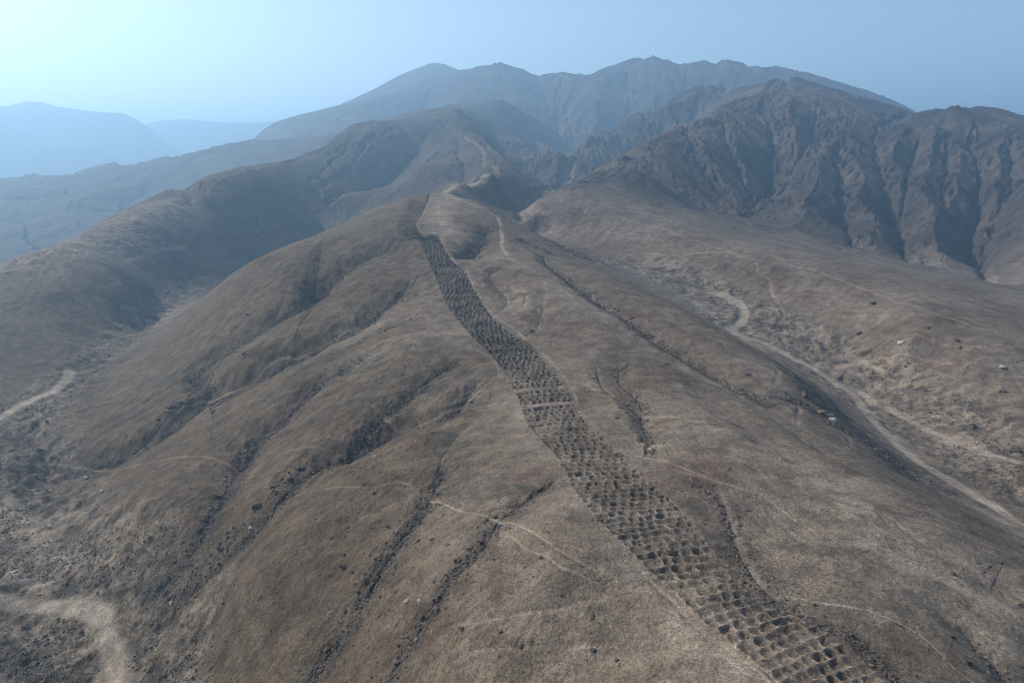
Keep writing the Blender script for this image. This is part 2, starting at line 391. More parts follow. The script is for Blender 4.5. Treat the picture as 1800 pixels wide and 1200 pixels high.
# ------------------------------------------------------------------ trails and vehicle tracks (name, pixels, half width in metres, strength, ribbon?)
TRAILS = [
 ("dirt_track", [(872,300),(845,312),(820,325),(792,333),(782,341),(800,350),(822,357)], 2.8, .70, True),
 ("dirt_track", [(1225,511),(1270,521),(1298,534),(1311,552),(1300,570),(1286,582),(1300,592),(1340,605),(1385,627),(1430,646),(1472,671),(1502,692),(1527,727),(1560,766),(1602,802),(1660,841),(1740,886),(1830,936)], 2.2, 0.96, True),
 ("dirt_track", [(1465,668),(1510,683),(1555,714),(1600,736),(1660,765),(1730,790),(1830,826)], 1.6, 0.90, True),
 ("dirt_track", [(1462,668),(1480,648),(1507,634),(1535,642),(1560,658)], 1.2, 0.66, True),
 ("dirt_track", [(126,648),(118,664),(95,685),(55,705),(0,738),(-60,775)], 2.4, 1.00, True),
 ("dirt_track", [(-60,1046),(0,1053),(60,1061),(125,1066),(160,1078),(185,1105),(203,1150),(212,1200),(216,1260)], 2.4, 1.00, True),
 ("footpath", [(815,355),(835,361),(860,371),(876,388),(882,410),(884,430),(892,446)], 1.1, .8, True),
 ("footpath", [(884,430),(900,455),(960,490),(1010,522),(1050,545),(1100,573),(1150,600),(1220,640),(1290,680),(1350,706),(1420,752),(1500,795),(1580,840),(1660,880)], 0.68, 0.60, False),
 ("footpath", [(757,345),(750,365),(736,388),(733,402),(745,411),(768,414),(786,440),(800,460),(818,480),(842,520),(861,549),(890,569),(925,595),(960,624),(985,650),(1000,668),(1012,690),(1017,712),(1050,745),(1095,776),(1130,793)], 0.53, 0.78, False),
 ("footpath", [(1110,786),(1130,793),(1165,801),(1200,813),(1260,835),(1310,853),(1345,865),(1390,900),(1440,930)], 0.32, 0.70, True),
 ("footpath", [(1120,700),(1140,715),(1190,728),(1220,740)], 0.38, 0.35, False),
 ("footpath", [(1128,705),(1160,703),(1190,710)], 0.38, 0.30, False),
 ("footpath", [(1385,1030),(1420,1040),(1460,1050),(1530,1066),(1580,1087),(1622,1113),(1655,1140),(1680,1165),(1710,1190),(1740,1220)], 0.22, 0.75, True),
 ("footpath", [(752,857),(775,868),(800,882),(840,895),(875,903),(905,910),(930,925),(960,945),(1000,972),(1050,1000)], 0.22, 0.60, True),
 ("footpath", [(880,926),(905,938),(925,957),(965,975),(990,994),(1025,1008),(1065,1028)], 0.22, 0.50, True),
 ("footpath", [(786,1092),(830,1086),(880,1078),(920,1070),(960,1068),(990,1063),(1030,1052)], 0.22, 0.55, False),
 ("footpath", [(820,1137),(870,1131),(930,1127),(1000,1129),(1060,1127)], 0.22, 0.50, False),
 ("footpath", [(1085,945),(1110,975),(1135,1003),(1165,1028),(1190,1050),(1220,1081),(1262,1112),(1310,1150),(1345,1180),(1370,1220)], 0.34, 0.84, False),
 ("footpath", [(80,812),(160,807),(260,800),(400,798),(500,786),(560,775),(600,768)], 0.38, 0.38, False),
 ("footpath", [(500,850),(560,848),(640,852),(700,840),(735,846)], 0.30, 0.30, False),
 ("footpath", [(620,548),(585,565),(530,588),(478,608),(440,636),(400,654),(356,672),(335,686),(308,706),(285,727),(265,748),(230,775),(195,795)], 0.30, 0.50, True),
 ("footpath", [(640,700),(700,716),(760,706),(820,682),(870,658)], 0.38, 0.30, False),
 ("footpath", [(818,603),(835,613),(860,625),(873,640),(877,660)], 0.38, 0.50, False),
 ("footpath", [(890,463),(905,456),(870,448),(845,460),(812,462)], 0.45, 0.60, False),
 ("footpath", [(893,493),(910,505),(925,512),(920,540),(900,550),(868,553)], 0.45, 0.60, False),
 ("footpath", [(1045,378),(1100,386),(1150,396),(1230,425),(1290,450),(1330,462),(1400,472),(1450,482),(1500,501),(1560,525),(1620,546),(1680,565),(1740,580),(1830,602)], 0.9, 0.50, False),
 ("footpath", [(1327,462),(1332,480),(1352,492),(1356,512),(1370,535),(1380,558)], 0.7, 0.60, False),
 ("footpath", [(1000,444),(1100,452),(1200,447),(1290,445)], 0.68, 0.60, False),
 ("footpath", [(1380,548),(1430,551),(1520,554),(1600,548)], 0.53, 0.60, False),
 ("footpath", [(1520,585),(1580,590),(1650,600),(1720,606),(1790,610)], 0.45, 0.60, False),
 ("footpath", [(1550,628),(1630,630),(1700,632),(1770,637),(1800,632)], 0.41, 0.78, False),
 ("footpath", [(1400,740),(1405,715),(1398,705)], 0.38, 0.60, False),
 ("footpath", [(1475,755),(1490,770),(1500,787)], 0.38, 0.60, False),
 ("footpath", [(1350,635),(1368,650),(1365,668)], 0.45, 0.48, False),
 ("footpath", [(1140,900),(1200,960),(1250,1000)], 0.22, 0.00, False),
 ("footpath", [(1180,815),(1250,835),(1270,860),(1290,910),(1305,960),(1340,1010),(1365,1030)], 0.34, 0.30, False),
 ("footpath", [(1700,1030),(1750,1060),(1800,1090)], 0.22, 0.48, False),
 ("footpath", [(1440,930),(1540,960),(1640,1000),(1700,1030)], 0.45, 0.30, False),
 ("footpath", [(330,420),(250,440),(200,458)], 1.50, 0.42, False),
 ("footpath", [(850,275),(870,290),(872,300)], 2.2, .28, False),
 ("footpath", [(815,235),(845,255),(850,275)], 2.0, .12, False),
]
# pale worn ground on the crests
PALE = [([(1120,1000),(1090,930),(1040,880),(1000,830),(950,780),(900,690)], 4.5, .40), ([(1190,1090),(1300,1190),(1340,1260)], 4.5, .5), ([(1000,640),(1060,690),(1100,740),(1160,800)], 8, .35),
        ([(960,490),(1050,548),(1150,600),(1250,655)], 6, .35), ([(1300,760),(1450,850),(1600,950),(1750,1080)], 16, .38), ([(800,345),(770,380),(790,410)], 10, .5), ([(1640,860),(1750,910),(1830,960)], 5, .5),
        ([(620,560),(720,530)], 14, .3), ([(640,620),(760,590),(800,570)], 12, .3), ([(1100,470),(1300,590),(1450,640),(1700,790)], 14, .3), ([(0,880),(60,930),(90,1000)], 6, .55), ([(20,1010),(80,1025)], 3, .8)]
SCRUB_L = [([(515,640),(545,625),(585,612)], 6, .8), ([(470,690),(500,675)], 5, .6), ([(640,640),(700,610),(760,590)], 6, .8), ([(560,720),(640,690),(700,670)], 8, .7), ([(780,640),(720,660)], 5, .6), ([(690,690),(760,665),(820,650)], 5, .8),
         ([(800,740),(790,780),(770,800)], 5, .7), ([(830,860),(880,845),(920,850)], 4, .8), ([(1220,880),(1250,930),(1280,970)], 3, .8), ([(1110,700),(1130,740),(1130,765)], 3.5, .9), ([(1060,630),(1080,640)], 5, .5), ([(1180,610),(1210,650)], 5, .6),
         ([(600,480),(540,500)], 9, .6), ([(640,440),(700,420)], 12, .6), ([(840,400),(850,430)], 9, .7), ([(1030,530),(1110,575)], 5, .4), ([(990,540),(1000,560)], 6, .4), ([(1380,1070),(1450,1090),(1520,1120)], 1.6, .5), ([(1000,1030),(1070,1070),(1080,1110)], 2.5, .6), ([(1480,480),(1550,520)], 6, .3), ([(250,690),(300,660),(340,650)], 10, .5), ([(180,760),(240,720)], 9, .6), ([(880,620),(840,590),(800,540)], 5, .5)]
SCRUB = np.zeros_like(Z)
SMOOTHED = np.zeros_like(Z); PALE_W = np.zeros_like(Z)
TRAIL_WORLD = []
for nm, pts, hw, st, rib in TRAILS:
    P = smooth_line(hits(pts, S0), max(hw * .8, .6)); a = np.arange(len(P)) * .4
    P = P + np.stack([vnoise(a / 3, a * 0 + st * 9, 51), vnoise(a / 3, a * 0 + st * 7, 52)], 1) * hw * .7
    TRAIL_WORLD.append((nm, P, hw, st, rib))
    r = near_line(P, hw * 4 + 1)
    if r is None: continue
    jj, ii, ds, t = r
    ends = sstep(0, .08, t) * sstep(1, .92, t)
    hw2 = np.maximum(hw, YY[jj, ii] * .0011)
    PATH[jj, ii] = np.maximum(PATH[jj, ii], st * ends * np.exp(-(ds / (hw2 * 1.1)) ** 2) * (.8 + .6 * vnoise(XX[jj, ii] / 4, YY[jj, ii] / 4, 53)) * (hw / hw2) ** .5)
    SMOOTHED[jj, ii] = np.maximum(SMOOTHED[jj, ii], sstep(hw * 1.9 + .5, hw * 1.0, ds))
for pts, w, st in PALE:
    r = near_line(smooth_line(hits(pts, S0), 3.0), w * 2.5)
    if r is None: continue
    jj, ii, ds, t = r
    PALE_W[jj, ii] = np.maximum(PALE_W[jj, ii], st * np.exp(-(ds / w) ** 2))
PATH = np.clip(np.maximum(PATH, PALE_W * (.6 + 1.2 * (.5 + vnoise(XX / 9, YY / 9, 54)) * (.6 + .8 * vnoise(XX / 2.3, YY / 2.3, 55)))), 0, 1)
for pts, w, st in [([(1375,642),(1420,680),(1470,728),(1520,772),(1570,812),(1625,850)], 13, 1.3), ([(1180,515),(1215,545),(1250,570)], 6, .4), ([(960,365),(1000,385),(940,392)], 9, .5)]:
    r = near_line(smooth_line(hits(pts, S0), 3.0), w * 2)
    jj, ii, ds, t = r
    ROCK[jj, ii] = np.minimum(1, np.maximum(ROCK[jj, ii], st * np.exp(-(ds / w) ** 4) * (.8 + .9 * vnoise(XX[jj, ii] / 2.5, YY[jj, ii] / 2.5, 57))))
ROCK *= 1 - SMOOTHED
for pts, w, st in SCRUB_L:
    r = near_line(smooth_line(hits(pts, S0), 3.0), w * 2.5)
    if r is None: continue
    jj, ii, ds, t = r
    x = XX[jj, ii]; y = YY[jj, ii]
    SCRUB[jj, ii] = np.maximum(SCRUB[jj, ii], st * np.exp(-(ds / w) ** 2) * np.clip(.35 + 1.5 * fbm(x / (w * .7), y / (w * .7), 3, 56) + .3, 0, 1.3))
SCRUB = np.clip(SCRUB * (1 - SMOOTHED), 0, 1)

# ------------------------------------------------------------------ water-worn relief (stripes that follow the fall of the slope, octave on octave)
def gradient(Zg):
    zu = np.gradient(Zg, us, axis=1); zv = np.gradient(Zg, vs_, axis=0)
    return zu / YY, (zv - us[None] * zu) / YY

def worn(x, y, dx, dy, seed):
    ix = np.floor(x); iy = np.floor(y); fx = (x - ix).astype(F); fy = (y - iy).astype(F)
    h = np.zeros(x.shape, F); gx = np.zeros(x.shape, F); gy = np.zeros(x.shape, F); ws = np.zeros(x.shape, F)
    for i in (-1, 0, 1):
        for j in (-1, 0, 1):
            vx = fx - i - (hash01(ix + i, iy + j, seed) - 0.5) * .9 - .5
            vy = fy - j - (hash01(ix + i, iy + j, seed + 1) - 0.5) * .9 - .5
            w = np.exp(-(vx * vx + vy * vy) * 2.0)
            m = (vx * dx + vy * dy) * 6.2832
            h += np.cos(m) * w; sn = -np.sin(m) * w
            gx += sn * dx; gy += sn * dy; ws += w
    return h / ws, gx / ws * 6.28, gy / ws * 6.28

gx0, gy0 = gradient(Z)
sl = np.hypot(gx0, gy0)
# how rugged: bare mountains on the right, smoother hills on the left and near the pits
RUG = sstep(600, 900, YY) * (0.30 + 0.80 * sstep(-0.02, 0.12, XX / YY + 0.00002 * (YY - 700))) + 0.10 * sstep(300, 600, YY)
RUG = np.maximum(RUG, 0.55 * sstep(1500, 2500, YY))
RUG *= 1 - .55 * sstep(-.24, -.16, XX / YY) * sstep(.05, .0, XX / YY) * sstep(2000, 1600, YY)
RUG *= 1 - 0.8 * WASH
ax = np.zeros_like(Z); ay = np.zeros_like(Z)
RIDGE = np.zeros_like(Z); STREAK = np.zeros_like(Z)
for lam, amp, ymax in [(600, .040, 13000), (300, .040, 13000), (150, .055, 13000), (80, .060, 9000), (42, .060, 5000), (22, .055, 2800), (11, .06, 1300), (5.5, .05, 700), (3.3, .03, 420), (1.7, .03, 220)]:
    j1 = int(np.searchsorted(vs_, math.log(ymax))); sl_ = (slice(0, j1), slice(None))
    if lam >= 26:
        j0 = int(np.searchsorted(vs_, math.log(260 if lam < 60 else 620)))
        sl_ = (slice(j0, j1), slice(None))
    dxx = -(gy0[sl_] + ay[sl_]); dyy = gx0[sl_] + ax[sl_]
    mg = np.hypot(dxx, dyy) + 1e-5
    k = (1.9 / mg).astype(F)
    h, hx, hy = worn(XX[sl_] / lam, YY[sl_] / lam, (dxx * k).astype(F), (dyy * k).astype(F), int(lam * 10))
    near_amp = 0.5 if lam < 24 else 0.08
    h = 2 * np.sqrt(np.clip((h + 1) / 2, 0, 1) + .06) - 1
    a = .60 * amp * lam * (near_amp + RUG[sl_]) * sstep(.06, .30, sl[sl_]) * 1.0
    if lam > 200: a = a * sstep(900, 1500, YY[sl_])
    if lam > 40: a = a * sstep(350, 800, YY[sl_])
    Z[sl_] += a * h * (1 - .8 * SMOOTHED[sl_])
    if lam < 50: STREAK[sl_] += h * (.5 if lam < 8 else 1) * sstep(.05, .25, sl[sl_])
    RIDGE[sl_] += h * np.clip(amp * lam * (near_amp + RUG[sl_]), 0, 3) * .25
    ax[sl_] += np.clip(hx * a / lam * .6, -.3, .3); ay[sl_] += np.clip(hy * a / lam * .6, -.3, .3)

# lumps and stones too small to be things
def add_noise(lam, amp, ymax, seed, mask=1.0):
    j1 = int(np.searchsorted(vs_, math.log(ymax))); q = slice(0, j1)
    m = mask[q] if isinstance(mask, np.ndarray) else mask
    Z[q] += amp * m * vnoise(XX[q] / lam, YY[q] / lam, seed)
ROUGH = np.clip(.35 + WASH * 1.2 + ROCK * 1.2, 0, 2)
FLANK = sstep(10, -35, XX + 0.12 * (YY - 100)) * sstep(600, 400, YY)
ROUGH = np.clip(ROUGH + .9 * FLANK, 0, 2) * (1 - .85 * SMOOTHED)
WASH_R = WASH * (1 - .9 * SMOOTHED)
add_noise(60, 3.0, 13000, 71); add_noise(30, 1.6, 13000, 72)
add_noise(14, .55, 5000, 73); add_noise(7, .30, 1500, 74, ROUGH); add_noise(3.4, .22, 700, 75, ROUGH)
add_noise(1.7, .26, 420, 76, ROUGH); add_noise(.9, .22, 260, 77, ROUGH); add_noise(.5, .13, 170, 78, ROUGH)
add_noise(11, 1.6, 560, 81, WASH_R); add_noise(5, 1.3, 520, 79, WASH_R); add_noise(2.3, .8, 420, 80, WASH_R)
S1 = Z / YY

# ------------------------------------------------------------------ the band of pits: pairs of pixels on its left and right edge, row by row
BAND = [((1480,1310),(1640,1262)),((1420,1245),(1570,1195)),((1360,1195),(1505,1137)),((1313,1140),(1432,1087)),((1270,1106),(1390,1064)),((1233,1080),(1347,1042)),((1167,1013),(1295,1006)),((1133,993),(1265,978)),((1080,943),(1232,925)),
 ((1050,910),(1205,892)),((1023,877),(1178,868)),((1000,837),(1135,828)),((983,800),(1100,797)),((960,773),(1077,772)),((937,747),(1043,745)),((920,717),(1017,712)),((908,688),(1004,684)),((887,653),(976,652)),
 ((863,622),(943,613)),((838,602),(916,595)),((806,565),(868,558)),((782,530),(850,529)),((765,492),(830,497)),((757,472),(816,472)),((750,455),(797,456)),((742,437),(787,441)),((733,419),(772,415))]
BAND2 = [((716,424),(748,420)),((700,413),(741,413)),((697,394),(733,399)),((709,378),(738,386)),((716,363),(751,362)),((730,342),(757,339))]
EDGES = []
TRENCH = np.zeros_like(Z)
for B in (BAND, BAND2):
    Lp = hits([b[0] for b in B], S0); Rp = hits([b[1] for b in B], S0)
    EDGES.append((Lp, Rp))
    poly = np.vstack([Lp, Rp[::-1]])
    r = near_line(poly, 40)
    jj, ii, ds, t = r
    rr = near_line(np.vstack([poly, poly[:1]]), 40)
    jj, ii, ds, t = rr
    x = XX[jj, ii]; y = YY[jj, ii]; ins = np.zeros(x.size, bool)
    for a, b in zip(poly, np.vstack([poly[1:], poly[:1]])):
        c = (a[1] > y) != (b[1] > y)
        ins ^= c & (x < (b[0] - a[0]) * (y - a[1]) / (b[1] - a[1] + 1e-12) + a[0])
    TRENCH[jj, ii] = np.maximum(TRENCH[jj, ii], np.where(ins, sstep(.45, 1.0 + YY[jj, ii] * .004, ds), 0))
ZB = Z.copy()
Z = Z - 1.5 * TRENCH

BARE_SHADE = np.maximum(np.clip(RUG, 0, 1) * .8, sstep(430, 760, YY) * sstep(.03, -.04, XX / YY - .00003 * (YY - 700)) * (.55 + .45 * sstep(700, 1100, YY)))  # mountains' bare tone, plus backlit shade painted dark over the left hills
BARE_SHADE = np.clip(BARE_SHADE * (1 + .8 * fbm(XX / 60, YY / 60, 3, 58)) * (1 - .8 * SMOOTHED) * (1 - .7 * WASH), 0, 1)
# ------------------------------------------------------------------ materials
def node_mat(name):
    m = bpy.data.materials.new(name); m.use_nodes = True
    nt = m.node_tree; nt.nodes.clear()
    out = nt.nodes.new("ShaderNodeOutputMaterial"); b = nt.nodes.new("ShaderNodeBsdfPrincipled")
    b.inputs["Roughness"].default_value = 0.95
    b.inputs["Specular IOR Level"].default_value = 0.15
    nt.links.new(b.outputs[0], out.inputs[0])
    return m, nt, b

class NT:
    def __init__(self, nt): self.nt = nt
    def n(self, t, **kw):
        x = self.nt.nodes.new(t)
        for k, v in kw.items(): setattr(x, k, v)
        return x
    def l(self, a, b): self.nt.links.new(a, b)
    def attr(self, name):
        return self.n("ShaderNodeAttribute", attribute_name=name).outputs["Fac"]
    def noise(self, vec, scale, detail=4, rough=.6):
        x = self.n("ShaderNodeTexNoise"); self.l(vec, x.inputs["Vector"])
        x.inputs["Scale"].default_value = scale; x.inputs["Detail"].default_value = detail; x.inputs["Roughness"].default_value = rough
        return x.outputs["Fac"]
    def math(self, op, a, b=0.0, clamp=False):
        x = self.n("ShaderNodeMath", operation=op, use_clamp=clamp)
        for k, q in enumerate((a, b)):
            if isinstance(q, (int, float)): x.inputs[k].default_value = q
            else: self.l(q, x.inputs[k])
        return x.outputs[0]
    def ramp(self, f, lo, hi, a=0.0, b=1.0):
        x = self.n("ShaderNodeMapRange", interpolation_type='SMOOTHSTEP'); self.l(f, x.inputs[0])
        for k, q in zip((1, 2, 3, 4), (lo, hi, a, b)): x.inputs[k].default_value = q
        return x.outputs[0]
    def mix(self, f, a, b, mode='MIX'):
        x = self.n("ShaderNodeMix", data_type='RGBA', blend_type=mode)
        if isinstance(f, (int, float)): x.inputs[0].default_value = f
        else: self.l(f, x.inputs[0])
        for k, q in ((6, a), (7, b)):
            if isinstance(q, tuple): x.inputs[k].default_value = q + (1,)
            else: self.l(q, x.inputs[k])
        return x.outputs[2]

def earth_material(name):
    m, nt, b = node_mat(name); k = NT(nt)
    pos = k.n("ShaderNodeNewGeometry").outputs["Position"]
    n_big = k.noise(pos, .012, 5, .6); n_mid = k.noise(pos, .07, 6, .65); n_sm = k.noise(pos, .6, 6, .7); n_fine = k.noise(pos, 3.2, 4, .7)
    rock, path, wash, rug = k.attr("rock"), k.attr("path"), k.attr("wash"), k.attr("rug")
    scrub, flank = k.attr("scrub"), k.attr("flank")
    n_20 = k.noise(pos, .22, 5, .65); n_15 = k.noise(pos, 1.4, 5, .7)
    dust = k.mix(k.ramp(n_big, .35, .65), (.120, .092, .067), (.176, .138, .104))
    red = k.mix(k.math('MULTIPLY', k.ramp(k.noise(pos, .03, 6, .65), .50, .66), .75), dust, (.108, .071, .053))
    grey = k.mix(k.math('MULTIPLY', k.ramp(n_mid, .50, .66), .6), red, (.076, .064, .050))
    fl = k.mix(k.math('MULTIPLY', flank, .9), grey, (.084, .062, .043))
    far = k.mix(k.attr('bare'), fl, (.052, .042, .037))  # the left hills' backlit shade enters the colour here
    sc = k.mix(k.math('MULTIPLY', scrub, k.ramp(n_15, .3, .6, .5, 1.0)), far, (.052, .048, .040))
    w1 = k.mix(k.math('MULTIPLY', wash, k.ramp(n_sm, .35, .65)), sc, (.22, .18, .138))
    w2 = k.mix(k.math('MULTIPLY', wash, k.ramp(k.math('ADD', k.math('MULTIPLY', k.noise(pos, .3, 6, .7), .6), k.math('MULTIPLY', k.noise(pos, .09, 4, .6), .4)), .48, .56)), w1, (.072, .060, .050))
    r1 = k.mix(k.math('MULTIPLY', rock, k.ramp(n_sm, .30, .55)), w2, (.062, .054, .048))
    p1 = k.mix(k.math('MULTIPLY', path, k.ramp(n_sm, .15, .6, .55, 1.0)), r1, (.28, .23, .178))
    def grain(c, f, lo, hi): return k.mix(1.0, c, k.mix(k.ramp(f, .30, .70), (lo,) * 3, (hi,) * 3), 'MULTIPLY')
    c = grain(p1, n_fine, .60, 1.40); c = grain(c, n_15, .72, 1.28); c = grain(c, n_20, .70, 1.28); c = grain(c, n_mid, .74, 1.24)
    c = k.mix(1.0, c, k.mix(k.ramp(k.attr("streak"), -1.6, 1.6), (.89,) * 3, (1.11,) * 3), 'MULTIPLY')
    peb = k.noise(pos, 1.9, 2, .5); peb2 = k.noise(pos, .75, 2, .5)
    c = k.mix(k.math('MULTIPLY', k.math('SUBTRACT', 1.0, path), k.ramp(k.math('MAXIMUM', peb, peb2), .66, .72)), c, (.45, .44, .43), 'MULTIPLY')
    c = k.mix(k.ramp(k.noise(pos, 2.6, 2, .5), .69, .74), c, (1.55, 1.5, 1.45), 'MULTIPLY')
    k.l(c, b.inputs["Base Color"])
    bump = k.n("ShaderNodeBump"); bump.inputs["Strength"].default_value = 1.0; bump.inputs["Distance"].default_value = 1.3
    hsum = k.math('ADD', k.math('MULTIPLY', n_sm, .45), k.math('ADD', k.math('MULTIPLY', n_15, .28), k.math('MULTIPLY', n_fine, .12)))
    hsum = k.math('ADD', hsum, k.math('MULTIPLY', k.math('ADD', k.math('MULTIPLY', n_mid, 5.0), k.math('MULTIPLY', n_20, 2.2)), k.math('ADD', k.math('MULTIPLY', rug, 1.0), .10)))
    k.l(hsum, bump.inputs["Height"]); k.l(bump.outputs[0], b.inputs["Normal"])
    return m
EARTH = earth_material("dry_earth")

def set_attr(me, name, arr):
    a = me.attributes.new(name, 'FLOAT', 'POINT'); a.data.foreach_set("value", np.ascontiguousarray(arr, dtype=F))

def mesh_from(name, verts, quads, attrs, mat, smooth=True):
    me = bpy.data.meshes.new(name)
    verts = np.ascontiguousarray(verts, dtype=F); quads = np.ascontiguousarray(quads, dtype=np.int32)
    k = quads.shape[1]
    me.vertices.add(len(verts)); me.vertices.foreach_set("co", verts.ravel())
    me.loops.add(quads.size); me.loops.foreach_set("vertex_index", quads.ravel())
    me.polygons.add(len(quads)); me.polygons.foreach_set("loop_start", np.arange(len(quads), dtype=np.int32) * k)
    me.polygons.foreach_set("use_smooth", np.full(len(quads), smooth))
    me.update(calc_edges=True)
    for n, a in attrs.items(): set_attr(me, n, a)
    me.materials.append(mat)
    return me

def link(name, data, kind=None, label=None, cat=None, group=None, parent=None):
    o = bpy.data.objects.new(name, data); COL.objects.link(o)
    if kind: o["kind"] = kind
    if label: o["label"] = label
    if cat: o["category"] = cat
    if group: o["group"] = group
    if parent: o.parent = parent
    return o

# ------------------------------------------------------------------ ground, hills and mountains (one lie of the land, cut where they meet)
fj, fi_ = np.meshgrid(np.arange(NV - 1), np.arange(NU - 1), indexing='ij')
fu = us[fi_]; fY = np.exp(vs_[fj])
edge_hill = np.interp(fu, [-1.4, -.8, -.62, -.5, -.42, -.3, -.15, -.08, -.02, .05, 1.4], [300, 330, 400, 500, 640, 830, 900, 900, 2e4, 2e4, 2e4])
edge_mtn = np.interp(fu, [-1.4, -.35, -.2, -.1, -.02, .04, .12, .3, .45, .7, 1.4], [2900, 2700, 1700, 1250, 900, 700, 720, 800, 690, 590, 500])
zone = np.where(fY > edge_mtn, 2, np.where(fY > edge_hill, 1, 0))
zone[(fY > 5200) | ((fu < -.05) & (fY > 3750))] = 3
allv = np.stack([XX, YY, Z + CAM_Z], -1).reshape(-1, 3)
for zi, nm, lb in [(0, "ground", None), (1, "hills", None), (2, "mountains", None), (3, "far_mountains", None)]:
    q = zone == zi
    a = (fj[q] * NU + fi_[q])
    quads = np.stack([a, a + 1, a + NU + 1, a + NU], 1)
    used, inv = np.unique(quads, return_inverse=True)
    me = mesh_from(nm, allv[used], inv.reshape(-1, 4), {"rock": ROCK.ravel()[used], "path": PATH.ravel()[used], "wash": WASH.ravel()[used], "rug": np.clip(RUG, 0, 1).ravel()[used], "scrub": SCRUB.ravel()[used], "flank": FLANK.ravel()[used], "streak": STREAK.ravel()[used], "bare": BARE_SHADE.ravel()[used]}, EARTH)
    link(nm, me, "structure")
# ------------------------------------------------------------------ trodden paths and vehicle tracks laid on the ground
def attrs_at(x, y, path):
    return {"rock": sample(ROCK, x, y), "path": path, "wash": sample(WASH, x, y), "rug": np.clip(sample(RUG, x, y), 0, 1), "scrub": sample(SCRUB, x, y), "flank": sample(FLANK, x, y), "streak": sample(STREAK, x, y), "bare": sample(BARE_SHADE, x, y) * .5}
for nm, P, hw, st, rib in TRAIL_WORLD:
    if not rib: continue
    T = np.gradient(P, axis=0); T /= np.linalg.norm(T, axis=1)[:, None] + 1e-9
    N = np.stack([T[:, 1], -T[:, 0]], 1)
    prof = np.array([-1.5, -1.05, -.75, -.5, -.22, 0, .22, .5, .75, 1.05, 1.5])
    shade = np.array([0, .4, .8, 1, .75, .3, .75, 1, .8, .4, 0]) if hw > 1.15 else np.array([0, .35, .7, .95, 1, 1, 1, .95, .7, .35, 0])
    k = np.arange(len(P)); wv = hw * (1 + .35 * vnoise(k / 9.0, k * 0 + hw * 11, 61))
    q = P[:, None] + N[:, None] * (prof[None] * wv[:, None])[..., None]
    q[:, 0] += N * (vnoise(k / 2.5, k * 0 + .5, 62) * hw * .6)[:, None]; q[:, -1] += N * (vnoise(k / 2.5, k * 0 + 3.5, 63) * hw * .6)[:, None]
    x = q[..., 0].ravel(); y = np.maximum(q[..., 1].ravel(), 47)
    base = sample(PATH, x, y)
    t = k / (len(P) - 1.0); ends = np.clip(np.minimum(t, 1 - t) / .06, 0, 1)
    pv_ = base + (np.maximum(base, st) - base) * (shade[None] * ends[:, None]).ravel()
    off = np.tile(np.array([-.12, .04, .05, .05, .05, .05, .05, .05, .05, .04, -.12]), len(P)) + (y * .00012) * np.tile(np.array([-1] + [1] * 9 + [-1]), len(P))
    z = sample(ZB, x, y) + off + CAM_Z
    n = len(prof); a = (np.arange(len(P) - 1)[:, None] * n + np.arange(n - 1)[None]).ravel()
    me = mesh_from(nm, np.stack([x, y, z], 1), np.stack([a, a + n, a + n + 1, a + 1], 1), attrs_at(x, y, pv_), EARTH)
    link(nm, me, "structure")

# ------------------------------------------------------------------ the pits
ORD = ["first", "second", "third", "fourth", "fifth", "sixth", "seventh", "eighth", "ninth", "tenth", "eleventh", "twelfth"]
rng = np.random.default_rng(7)
def project(x, y, z):
    dy = y * CT - z * ST; up = y * ST + z * CT
    return 900 + 1200 * x / dy, 600 - 1200 * up / dy

def densify(Lp, Rp):
    mid = (Lp + Rp) / 2; seg = np.r_[0, np.cumsum(np.linalg.norm(np.diff(mid, axis=0), axis=1))]
    return seg
CELLS = []
for bi, (Lp, Rp) in enumerate(EDGES):
    seg = densify(Lp, Rp)
    t = [0.0]; 
    while t[-1] < seg[-1] - 1.2:
        Yc = np.interp(t[-1], seg, (Lp[:, 1] + Rp[:, 1]) / 2)
        t.append(t[-1] + np.interp(Yc, [70, 100, 140, 300, 500], [2.1, 2.35, 2.75, 3.1, 3.6]) * (1 + .12 * (rng.random() - .5)))
    t = np.array(t)
    def edge(E, q): return np.stack([np.interp(q, seg, E[:, 0]), np.interp(q, seg, E[:, 1])], -1)
    Le = edge(Lp, t); Re = edge(Rp, t)
    k = np.arange(len(t))
    wig = (Re - Le) / np.linalg.norm(Re - Le, axis=1)[:, None]
    Le = Le + wig * (1.7 * vnoise(k / 1.7, k * 0 + .5, 91))[:, None]; Re = Re + wig * (1.7 * vnoise(k / 1.7, k * 0 + 4.5, 92))[:, None]
    for r in range(len(t) - 1):
        w = np.linalg.norm((Re[r] + Re[r + 1] - Le[r] - Le[r + 1]) / 2)
        n = max(3, int(round(w / 2.05)))
        yc = (Le[r, 1] + Re[r, 1]) / 2
        cells = []
        b = (np.arange(n + 1) + (0.5 if r % 2 else 0)) / n
        b = b[b < 1 - .3 / n] if r % 2 else b[:-1]
        b = np.r_[0, b[1:] if not r % 2 else b, 1.0]
        if r % 2: b = np.r_[0, (np.arange(1, n) + .5 - .5 * 0) / n * 1.0, 1.0] if n > 3 else b
        b[1:-1] += (rng.random(len(b) - 2) - .5) * .34 / n
        CELLS.append((bi, r, Le[r], Re[r], Le[r + 1], Re[r + 1], b, yc))

CROSS = {}   # rows left flat where a path crosses the band
for bi, (py0) in [(0, 716), (0, 688)]:
    best = None
    for c in CELLS:
        if c[0] != bi: continue
        m = (c[2] + c[3]) / 2
        p = project(m[0], m[1], float(sample(ZB, m[0], m[1])))[1]
        if best is None or abs(p - py0) < best[0]: best = (abs(p - py0), c[1])
    CROSS[(bi, best[1])] = True

